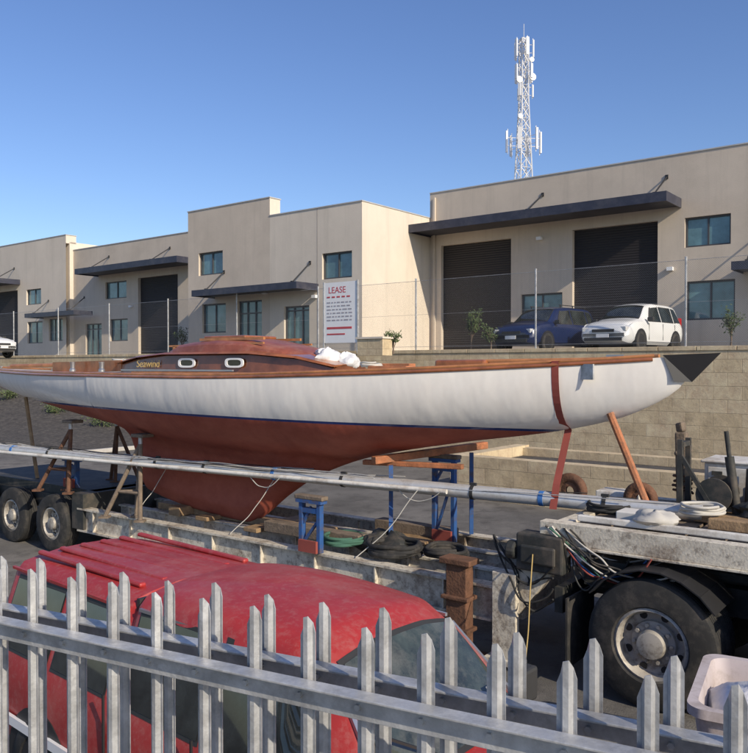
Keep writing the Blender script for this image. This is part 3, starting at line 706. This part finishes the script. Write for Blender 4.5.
A=Acc(); A.mm(8.95,9.5,-.5,-.32,2.93,2.99); A.mm(8.7,9.2,.05,.2,2.95,3.02); A.done('deck_boards',M['orange'],yt,bevel=.01)
A=Acc(); A.cyl((1.2,-.3,2.98),(2.5,-.2,3.0),.035); A.cyl((.6,0,2.95),(2.4,.1,3.03),.03); A.cyl((9.9,-.25,3.04),(11.6,-.12,3.06),.02); A.done('tiller_and_spars',M['trim'],yt)
def blob(name,c,d,material,parent,seed=0,n=14,amp=.25):
    rnd=random.Random(seed); V=[];F=[]
    ph=[(rnd.uniform(1,4),rnd.uniform(1,5),rnd.uniform(0,6)) for _ in range(5)]
    for i in range(n+1):
        th=math.pi*i/n
        for j in range(2*n):
            p_=math.pi*j/n; r_=1+amp*sum(math.sin(a*p_+b*th+c_) for a,b,c_ in [(round(x[0]),x[1],x[2]) for x in ph])/3+rnd.uniform(-.07,.07)
            V.append((c[0]+d[0]*math.sin(th)*math.cos(p_)*r_,c[1]+d[1]*math.sin(th)*math.sin(p_)*r_,c[2]+d[2]*math.cos(th)*r_))
    for i in range(n):
        for j in range(2*n): k=(j+1)%(2*n); F.append((i*2*n+j,(i+1)*2*n+j,(i+1)*2*n+k,i*2*n+k))
    return mobj(name,V,F,material,parent,True,40)
blob('sail_cloth',(8.05,-.1,3.09),(.15,.22,.12),M['tarp'],yt,3)
blob('sail_cloth_fold',(8.25,.05,3.05),(.16,.16,.10),M['tarp'],yt,13)
coil('rope_coil',(4.2,-.3,3.02),.16,3,.012,M['ropew'],yt)
coil('rope_coil',(8.9,-.35,2.96),.13,3,.012,M['ropew'],yt)
for x in (.5,2.2,10.9,11.8):
    Acc().box((x,-.12,zs(x)+.05),(.18,.03,.025)).box((x,-.12,zs(x)+.03),(.05,.03,.04)).done('cleat',M['alloy'],yt)
V=[];F=[]; s0=11.25
zz=[zs(s0)+.03-(zs(s0)+.03-zbot(s0))*k/10 for k in range(11)]
P=[(-halfw(s0,min(z,zs(s0)))-.012,z) for z in zz]+[(-.35,1.75),(-.45,1.5)]
for (y,z) in [(.3,zs(s0)+.05)]+P:
    V+=[(s0-.03,y,z),(s0+.05,y,z)]
for i in range(len(V)//2-1): F.append((2*i,2*i+1,2*i+3,2*i+2))
mobj('lashing_strap',V,F,M['strap'],yt)

# ------------------------------------------------------------------ trailer (low loader)
TA=math.atan2(-.605,.797)
tr=empty('lowloader_trailer',(-5.6,13.1,0),TA)
def ibeam(A,x0,x1,y,z0,z1,w=.16):
    A.mm(x0,x1,y-w/2,y+w/2,z1-.025,z1).mm(x0,x1,y-w/2,y+w/2,z0,z0+.025).mm(x0,x1,y-.015,y+.015,z0+.025,z1-.025)
    x=x0+.4
    while x<x1-.2: A.mm(x-.008,x+.008,y-w/2+.01,y+w/2-.01,z0+.026,z1-.026); x+=.9
A=Acc(); ibeam(A,1.2,8.7,.12,.42,.78); ibeam(A,1.2,8.7,2.08,.42,.78); ibeam(A,1.2,8.7,.75,.45,.76,.12); ibeam(A,1.2,8.7,1.45,.45,.76,.12)
x=1.4
while x<8.7: A.mm(x,x+.1,.2,2.0,.5,.62); x+=.9
A.done('main_beams',M['trailerwhite'],tr)
A=Acc(); A.mm(-2.6,1.25,.35,1.85,.85,1.0); A.mm(-2.6,1.2,.3,.42,.6,.86); A.mm(-2.6,1.2,1.78,1.9,.6,.86); A.mm(1.05,1.35,.05,2.15,.45,1.0); A.done('rear_deck',M['chassis'],tr)
A=Acc(); A.mm(-2.6,-2.5,-.05,2.25,.55,.95); A.done('tail_beam',M['trailerwhite'],tr)
for x in (-1.9,-.69,.53):
    for sg_,y in ((-1,.12),(1,2.08)):
        wheel('bogie_wheel',(x,y,.46),.46,.26,tr,out=sg_,rimmat=M['rim'],truck=True)
    Acc().cyl((x,.1,.46),(x,2.1,.46),.06).done('axle',M['chassis'],tr)
A=Acc()
for y in (.12,2.08):
    A.beam((8.62,y,.6),(9.2,y,1.32),.14,.30)
    A.mm(9.0,12.9,y-.07,y+.07,1.30,1.5); A.mm(9.0,12.9,y-.09,y+.09,1.275,1.30)
A.mm(8.6,8.75,.2,2.0,.45,.75); A.mm(9.1,9.25,.2,2.0,1.27,1.49); A.mm(12.8,12.95,-.0,2.2,1.25,1.505)
A.mm(8.52,8.78,-.02,.06,.1,.95); A.mm(8.45,8.85,-.06,.1,.04,.1)
A.done('gooseneck',M['trailerwhite'],tr,bevel=.006)
A=Acc(); x=9.3
while x<12.7: A.mm(x,x+.3,.22,1.98,1.44,1.485); x+=.34
A.done('gooseneck_planks',M['oldwood'],tr)
A=Acc(); A.mm(8.80,9.28,-.06,.16,1.02,1.38); A.mm(8.86,9.22,-.10,-.06,1.1,1.28); A.cyl((8.7,-.02,1.2),(8.8,-.02,1.2),.09,n=16); A.done('winch_housing',M['chassis'],tr,bevel=.02)
A=Acc(); A.mm(10.12,11.2,1.55,2.05,1.505,2.0); A.mm(10.09,11.23,1.52,2.08,2.0,2.03); A.done('tool_locker',M['white'],tr,bevel=.012)
Acc().mm(10.16,10.62,1.535,1.549,1.55,1.96).mm(10.66,11.16,1.535,1.549,1.55,1.96).done('locker_door',M['white'],tr,bevel=.005)
Acc().mm(10.55,10.59,1.52,1.536,1.7,1.8).mm(10.70,10.74,1.52,1.536,1.7,1.8).mm(10.2,10.3,1.52,1.534,1.56,1.6).mm(10.2,10.3,1.52,1.534,1.88,1.92).done('locker_latches',M['chassis'],tr)
# winch gear: frame, drum, ram, chain, spare wheel
A=Acc()
A.beam((9.98,1.2,1.5),(9.98,1.2,2.25),.05,.05).beam((9.98,1.48,1.5),(9.98,1.48,2.25),.05,.05).beam((9.98,1.2,2.2),(9.98,1.48,2.2),.05,.05).beam((10.35,1.2,1.5),(9.98,1.2,2.1),.04,.04)
A.lathe((10.3,1.35,1.72),[(.001,-.16),(.17,-.16),(.17,-.13),(.08,-.13),(.08,.13),(.17,.13),(.17,.16),(.001,.16)],20)
A.cyl((10.5,1.3,1.5),(10.42,1.3,2.1),.045,n=12); A.cyl((10.42,1.3,2.1),(10.39,1.3,2.35),.022,n=10); A.cyl((10.6,1.42,1.5),(10.62,1.42,1.98),.07,n=14)
A.done('winch_gear',M['chassis'],tr,True,35)
for k in range(4): A=Acc(); A.lathe((10.3,1.24+.055*k,1.72),[(.085,0),(.11,.012),(.11,.035),(.085,.05)],20); A.done('winch_cable',M['rust'],tr,True)
wheel('spare_wheel',(11.75,1.3,1.93),.42,.24,tr,out=-1,rimmat=M['rim'],truck=True)
A=Acc(); A.beam((9.85,1.77,1.45),(9.82,1.8,2.28),.12,.12); A.beam((9.82,1.8,2.28),(9.80,1.81,2.38),.08,.09); A.beam((9.78,1.70,2.05),(9.9,1.88,2.08),.05,.05); A.done('timber_post',M['oldwood'],tr,bevel=.02)
coil('post_chain',(9.84,1.78,1.62),.095,4,.014,M['rust'],tr,rise=.05)
A=Acc(); A.mm(8.04,8.28,-.12,.03,.12,1.0); A.mm(7.98,8.34,-.16,.05,.98,1.04); A.mm(8.0,8.32,-.16,.05,.3,.34).mm(8.0,8.32,-.16,.05,.62,.66); A.mm(7.9,8.42,-.2,.1,.03,.08).cyl((8.16,-.04,.08),(8.16,-.04,.14),.05); A.done('landing_leg',M['rust'],tr,bevel=.01)
A=Acc(); A.box((2.9,1.05,.84),(.25,1.0,.13)).box((3.5,1.0,.80),(.25,.9,.06)).box((4.6,1.05,.79),(.25,1.2,.06)); A.beam((2.2,.9,.82),(5.6,1.0,.80),.2,.1) ; A.done('keel_timbers',M['wood'],tr,bevel=.01)
A=Acc(); A.box((5.6,.6,.86),(1.6,.18,.14)).box((6.5,1.6,.86),(1.2,.2,.14)); A.done('packing_timber',M['oldwood'],tr,bevel=.01)
A=Acc(); A.mm(6.2,6.9,1.0,1.8,.77,.8); A.done('ply_sheet',M['wood'],tr)
coil('green_hose_coil',(6.2,.5,.82),.28,5,.02,M['ropeg'],tr)
coil('black_hose_coil',(7.0,.45,.82),.3,6,.028,M['rubber'],tr)
coil('black_hose_coil',(7.5,.75,.82),.25,4,.025,M['rubber'],tr)
blob('tarpaulin_bundle',(6.7,.7,.85),(.35,.25,.14),M['chassis'],tr,9)
for (c,R,r) in (((8.9,1.0,1.66),.14,.05),((9.6,1.15,1.62),.13,.05)):
    A=Acc(); prof=[(R+r*math.cos(t*math.pi/6),r*math.sin(t*math.pi/6)) for t in range(13)]; A.lathe(c,prof,24,'Y'); A.lathe(c,[(R,-.02),(.05,-.03),(.05,.03),(R,.02)],24,'Y'); A.done('rope_sheave',M['rust'],tr,True)
    for k in range(3): coil('sheave_chain',(c[0],c[1]-.06+.05*k,c[2]-.14),.12,2,.014,M['rust'],tr)
A=Acc(); A.mm(9.3,12.7,.24,.3,1.5,1.56).mm(9.6,9.95,.45,.7,1.5,1.6).mm(9.1,9.5,1.2,1.5,1.5,1.66); A.done('deck_packers',M['white'],tr,bevel=.01)
A=Acc(); A.mm(10.4,11.4,.6,.75,1.5,1.6).mm(10.2,11.6,.9,1.0,1.5,1.58).mm(9.9,10.6,1.25,1.4,1.5,1.54); A.done('dunnage',M['wood'],tr,bevel=.01)
blob('cloth_bundle',(10.0,.35,1.58),(.20,.14,.08),M['ropew'],tr,21)
blob('cloth_bundle',(10.75,1.1,1.62),(.22,.18,.11),M['chassis'],tr,22)
coil('deck_rope',(10.3,.8,1.60),.2,4,.015,M['ropew'],tr); coil('deck_rope',(9.4,.8,1.52),.22,4,.016,M['rubber'],tr); coil('deck_rope',(11.1,.45,1.52),.16,4,.016,M['ropeg'],tr)
def slack(name,p1,p2,sag,r,material,parent=None,n=7,j=.03):
    p1=Vector(p1);p2=Vector(p2); pts=[]
    for i in range(n):
        t=i/(n-1); p_=p1.lerp(p2,t); p_.z-=sag*4*t*(1-t); 
        if 0<i<n-1: p_+=Vector([random.uniform(-j,j) for _ in range(3)])
        pts.append(tuple(p_))
    return tube(name,pts,r,material,parent,res=1)
hm=[M['rubber'],M['ropew'],M['chassis'],M['rubber'],M['ropeg'],M['rubber'],M['ropew'],M['rubber'],M['strap'],M['bluetape']]
for k in range(12):
    slack('air_hose',(9.25+random.uniform(-.2,.1),random.uniform(-.05,.1),1.46),(9.9+random.uniform(-.2,.4),random.uniform(-.12,.3),1.2+random.uniform(-.1,.2)),random.uniform(.05,.4),.009,hm[k%10],tr,j=.07)
for k in range(4):
    slack('power_cable',(8.5,.05,1.3),(9.2,-.08,.8+.1*k),.3,.010,M['rubber'],tr,j=.1)
slack('lashing_rope',(9.0,-.1,1.2),(9.35,-1.0,.02),-.02,.006,M['ropeo'],tr,j=.01)
for k in range(3):
    slack('lashing_rope',(2.5+k*2.1,.1,.8),(2.9+k*2.2,.5,1.6),.06,.006,M['ropew'],tr,j=.02)

# ------------------------------------------------------------------ prime mover
pm=empty('prime_mover_truck',(-5.6,13.1,0),TA)
A=Acc(); A.mm(9.25,17.0,.65,.77,.72,.98).mm(9.25,17,1.43,1.55,.72,.98); 
for x in (9.27,10.6,11.9,13.4,15,16.8): A.mm(x,x+.1,.77,1.43,.74,.96)
A.mm(9.18,9.26,.0,2.2,.66,.9)
A.done('chassis_rails',M['chassis'],pm)
A=Acc(); A.box((10.75,1.1,1.07),(1.0,.95,.1)); A.done('fifth_wheel_plate',M['chassis'],pm,bevel=.03)
RW=.57
for x in (10.12,11.46):
    for sg_,y in ((-1,.0),(1,2.2)):
        wheel('drive_wheel',(x,y,RW),RW,.28,pm,out=sg_,rimmat=M['rim'],truck=True)
        wheel('inner_wheel',(x,y-sg_*.32,RW),RW,.28,pm,out=sg_,rimmat=M['rim'],truck=True)
    Acc().cyl((x,.1,RW),(x,2.1,RW),.09).lathe((x,1.1,RW),[(.001,-.25),(.2,-.12),(.2,.12),(.001,.25)],20).done('axle',M['chassis'],pm)
for y0,y1 in ((-.16,.5),(1.7,2.36)):
    A=Acc()
    for cx in (10.12,11.46):
        for k in range(7):
            t0=math.radians(145-k*15.8); t1=math.radians(145-(k+1)*15.8); R=.655
            A.beam((cx+R*math.cos(t0),(y0+y1)/2,RW+R*math.sin(t0)),(cx+R*math.cos(t1),(y0+y1)/2,RW+R*math.sin(t1)),y1-y0,.012)
    A.done('mudguard',M['black'],pm)
A=Acc(); A.mm(9.14,9.18,.1,.5,.7,.86).mm(9.14,9.18,1.7,2.1,.7,.86); A.done('tail_lamps',M['tail'],pm)
A=Acc(); A.mm(9.35,9.37,-.14,.5,.2,.85).mm(9.35,9.37,1.7,2.34,.2,.85); A.done('mud_flap',M['rubber'],pm)
A=Acc(); A.cyl((12.7,.25,.75),(13.6,.25,.75),.3,n=24); A.cyl((12.7,1.95,.75),(13.6,1.95,.75),.3,n=24); A.done('fuel_tank',M['alloy'],pm,True)
for sg_,y in ((-1,.1),(1,2.1)): wheel('steer_wheel',(15.6,y,RW),RW,.28,pm,out=sg_,rimmat=M['rim'],truck=True)
V=[(13.9,0,.8),(16.9,0,.8),(16.9,0,1.9),(16.2,0,2.95),(13.9,0,3.0),(13.9,2.2,.8),(16.9,2.2,.8),(16.9,2.2,1.9),(16.2,2.2,2.95),(13.9,2.2,3.0)]
o=mobj('cab',V,[(0,1,2,3,4),(9,8,7,6,5),(1,6,7,2),(2,7,8,3),(3,8,9,4),(4,9,5,0),(0,5,6,1)],M['white'],pm); m_=o.modifiers.new('b','BEVEL'); m_.width=.08; m_.segments=3
Acc().beam((16.89,1.1,2.0),(16.33,1.1,2.8),1.9,.04).done('cab_windscreen',M['carglass'],pm)
Acc().mm(14.9,16.1,-.02,-.003,1.9,2.6).mm(14.9,16.1,2.203,2.22,1.9,2.6).done('cab_side_windows',M['carglass'],pm)
Acc().mm(16.9,17.1,.0,2.2,.55,.85).done('cab_bumper',M['black'],pm,bevel=.03)
A=Acc()
for k in range(5):
    A.cyl((9.4+.1*k,.6,1.05),(9.7+.2*k,.9,1.1),.03)
A.box((9.6,.35,1.05),(.4,.35,.25)); A.cyl((12.0,.4,1.1),(12.6,.4,1.1),.14,n=16); A.done('air_tanks',M['chassis'],pm)

# ------------------------------------------------------------------ mast with rigging
ms=empty('sailboat_mast')
P1=Vector((-8.2,14.55,1.60)); P2=Vector((3.15,7.65,1.58)); d=(P2-P1).normalized(); sd=Vector((-d.y,d.x,0)).normalized()
A=Acc(); A.cyl(P1,P2,.07,.078,n=20); A.done('mast_tube',M['mast'],ms,True)
A=Acc(); A.cyl(P1+sd*.2+Vector((0,0,.02)),P1.lerp(P2,.93)+sd*.22,.04,n=14); A.cyl(P1.lerp(P2,.1)-sd*.14-Vector((0,0,.03)),P1.lerp(P2,.80)-sd*.13,.028,n=12); A.done('boom_and_spreaders',M['white'],ms,True)
A=Acc()
for k in (.20,.61,.88):
    p_=P1.lerp(P2,k); A.cyl(p_-d*.025,p_+d*.025,.082,n=20)
A.done('blue_tape_bands',M['bluetape'],ms,True)
A=Acc()
for k in (.27,.45,.52,.69,.82,.93):
    p_=P1.lerp(P2,k); A.cyl(p_-d*.02,p_+d*.02,.083,n=20); A.box(p_+Vector((0,0,.09)),(.08,.03,.03),rz=TA)
A.done('mast_fittings',M['plastic'],ms,True)
for k in range(14):
    a_=P1.lerp(P2,random.uniform(.0,.45)); b_=P1.lerp(P2,random.uniform(.6,1)); 
    slack('rigging_wire',a_+sd*random.uniform(-.2,.2)+Vector((0,0,.085)),b_+sd*random.uniform(-.2,.2)+Vector((0,0,.08)),random.uniform(.0,.10),.006,random.choice([M['ropew'],M['rubber'],M['galv'],M['galv'],M['rubber']]),ms,n=14,j=.025)
for k in range(2):
    a_=P1.lerp(P2,.58+.17*k); slack('hanging_line',a_+sd*-.1,a_+d*.6+sd*-.15,.16,.006,M['ropew'],ms)

# ------------------------------------------------------------------ boat stands
def T(x,y,z): return Vector((-5.6+.797*x+.605*y,13.1-.605*x+.797*y,z))
def Yb(s,y,z): return Vector((-7.2+.827*s+.562*y,15-.562*s+.827*y,z))
def stand(name, top, feet, material, pad=M['oldwood'], r=.025):
    e=empty(name); A=Acc(); top=Vector(top)
    for f in feet: A.cyl(f,top,r,n=8); A.box(Vector(f),(.14,.14,.03))
    if len(feet)>2:
        ms_=[Vector(f).lerp(top,.35) for f in feet]
        for i in range(len(feet)): A.cyl(ms_[i],ms_[(i+1)%len(feet)],r*.7,n=6)
    A.done('legs',material,e); B_=Acc(); B_.cyl(top,top+Vector((0,0,.12)),.03); B_.done('screw',M['galv'],e)
    Acc().box(top+Vector((.02,.03,.13)),(.26,.22,.05),rz=BA).done('pad',pad,e,bevel=.01)
for (s,sg_) in ((3.1,-1),(5.0,-1),(3.1,1),(5.0,1)):
    zt=2.0 if s>4 else 2.12
    yy={3.1:.45,5.0:.62}[s]
    tp=Yb(s,sg_*yy,zt-.16)
    b1=tp+ (Yb(0,sg_*.25,0)-Yb(0,0,0)); 
    feet=[Vector((b1.x-.35,b1.y+.1,.80 if s>4 else 1.0)),Vector((b1.x+.25,b1.y-.2,.80 if s>4 else 1.0)),Vector((tp.x-.05,tp.y+.05*sg_,.80 if s>4 else 1.0))]
    stand('boat_stand',tp,feet,M['oldwood'] if s>4 else M['rust'],r=.032)
pr=empty('stern_prop'); Acc().cyl(T(-.9,.6,1.0),Yb(1.3,-.1,2.43),.035,n=8).done('pole',M['wood'],pr)
pr=empty('bow_prop'); Acc().cyl(T(9.75,1.0,1.5),Yb(11.75,-.12,2.50),.04,n=8).done('pole',M['orange'],pr)
def bstand(name, c, h, rz):
    e=empty(name,tuple(c),rz); A=Acc()
    for x in (-.14,.14): A.mm(x-.025,x+.025,-.035,.035,0,h)
    A.mm(-.115,.115,-.03,.03,h-.12,h-.06).beam((-.12,0,.1),(.12,0,h-.2),.03,.03); A.beam((-.12,0,h-.25),(-.0,0,h-.05),.03,.03)
    A.mm(-.2,.2,-.06,.06,h,h+.04); A.done('frame',M['blue'],e)
    Acc().mm(-.14,.14,-.075,-.04,0.0,.14).done('foot',M['strap'],e)
    Acc().mm(-.22,.22,-.06,.06,h+.04,h+.09).done('pad',M['oldwood'],e,bevel=.01)
bstand('mast_trestle',T(6.05,.05,.785),.58,TA)
bstand('mast_trestle',T(.5,.4,1.0),.42,TA)
bstand('bow_trestle',T(7.0,1.5,.785),1.0,TA)
bt=empty('bow_cross_beam'); A=Acc(); A.beam(T(6.6,.55,1.86),T(7.2,2.2,1.95),.10,.09); A.beam(T(6.3,.75,1.8),T(7.6,.95,1.82),.08,.06); A.done('timber',M['orange'],bt,bevel=.01)
Acc().beam(T(6.75,.7,.8),T(6.75,.7,1.8),.05,.05).beam(T(7.1,2.0,.8),T(7.1,2.0,1.86),.05,.05).done('beam_props',M['blue'],bt)

# ------------------------------------------------------------------ bulk container, bottom right
bc=empty('plastic_storage_tub',(2.66,5.15,0),-.5)
V=[];F=[]; secs=[(.40,0),(.42,.06),(.50,.80),(.54,.82),(.54,.88),(.48,.88),(.40,.15)]
def rr(h,n=8,rad=.12):
    pts=[]
    for cx,cy,a0 in ((1,1,0),(-1,1,90),(-1,-1,180),(1,-1,270)):
        for k in range(n+1):
            t=math.radians(a0+90*k/n); pts.append((cx*(h-rad)+rad*math.cos(t),cy*(h-rad)+rad*math.sin(t)))
    return pts
for h,z in secs: V+=[(x,y,z) for x,y in rr(h)]
n=len(rr(.4))
for i in range(len(secs)-1):
    for j in range(n): k=(j+1)%n; F.append((i*n+j,i*n+k,(i+1)*n+k,(i+1)*n+j))
F.append(tuple(range(n))[::-1]); F.append(tuple(6*n+k for k in range(n)))
M['tub']=mat('tub_plastic',(0.52,0.46,0.46),.55,var=.08,dirt=(.28,.23,.20),dscale=4,damt=.7)
mobj('tub',V,F,M['tub'],bc,True,35)
blob('tub_contents',(0,0,.72),(.42,.42,.22),M['tarp'],bc,31)

# ------------------------------------------------------------------ palisade fences
def palisade(name, origin, step, i0, i1, ztop, seed):
    e=empty(name); dv=Vector((step[0],step[1],0)); L_=dv.length; u=dv.normalized(); nrm=Vector((u.y,-u.x,0))
    if nrm.y>0: nrm=-nrm
    V=[];F=[]
    prof=[(-.021,0),(-.013,-.002),(-.006,.011),(.006,.011),(.013,-.002),(.021,0)]
    ztip=[-.052,-.03,-.004,0,-.018,-.040]
    th=.003
    rnd=random.Random(seed)
    for i in range(i0,i1):
        c=Vector((origin[0],origin[1],0))+dv*i+u*rnd.uniform(-.004,.004); dz=rnd.uniform(-.008,.008); tw_=rnd.uniform(-.1,.1)
        u2=(Matrix.Rotation(tw_,3,'Z')@u); n2=(Matrix.Rotation(tw_,3,'Z')@nrm)
        b_=len(V)
        for (z_) in ('t','b'):
            for off_ in (0,th):
                for k,(a_,h_) in enumerate(prof):
                    z=ztop+dz+ztip[k] if z_=='t' else .08
                    V.append(c+u2*a_+n2*(h_+off_)+Vector((0,0,z)))
        for k in range(5):
            F.append((b_+6+k,b_+6+k+1,b_+18+k+1,b_+18+k)); F.append((b_+k,b_+12+k,b_+12+k+1,b_+k+1)); F.append((b_+k,b_+k+1,b_+6+k+1,b_+6+k))
        F.append((b_,b_+6,b_+18,b_+12)); F.append((b_+5,b_+17,b_+23,b_+11))
    mobj('pales',V,F,M['galv'],e)
    o0=Vector((origin[0],origin[1],0))+dv*(i0-1)+nrm*.03; o1=Vector((origin[0],origin[1],0))+dv*(i1)+nrm*.03
    A=Acc()
    for z in (ztop-.185,.45):
        A.beam(o0+Vector((0,0,z)),o1+Vector((0,0,z)),.006,.062); A.beam(o0+Vector((0,0,z+.034))+nrm*.020,o1+Vector((0,0,z+.034))+nrm*.020,.046,.006)
    A.done('rails',M['galv'],e,bevel=.0015)
    A=Acc()
    for i in range(i0,i1):
        c=Vector((origin[0],origin[1],ztop-.185))+dv*i; A.cyl(c+nrm*.03,c+nrm*.042,.008,n=6)
    A.done('bolts',M['galv'],e,True)
    A=Acc()
    for i in (i0-1,i1): 
        c=Vector((origin[0],origin[1],0))+dv*i+nrm*.05; A.mm(c.x-.05,c.x+.05,c.y-.05,c.y+.05,0,ztop-.05)
    A.done('end_posts',M['galv'],e)
palisade('palisade_fence',(-1.187,2.553),(.1513,-.0734),-8,22,2.4,3)
palisade('palisade_fence',(-.4425,2.069),(.1406,-.0711),-12,18,2.4,8)
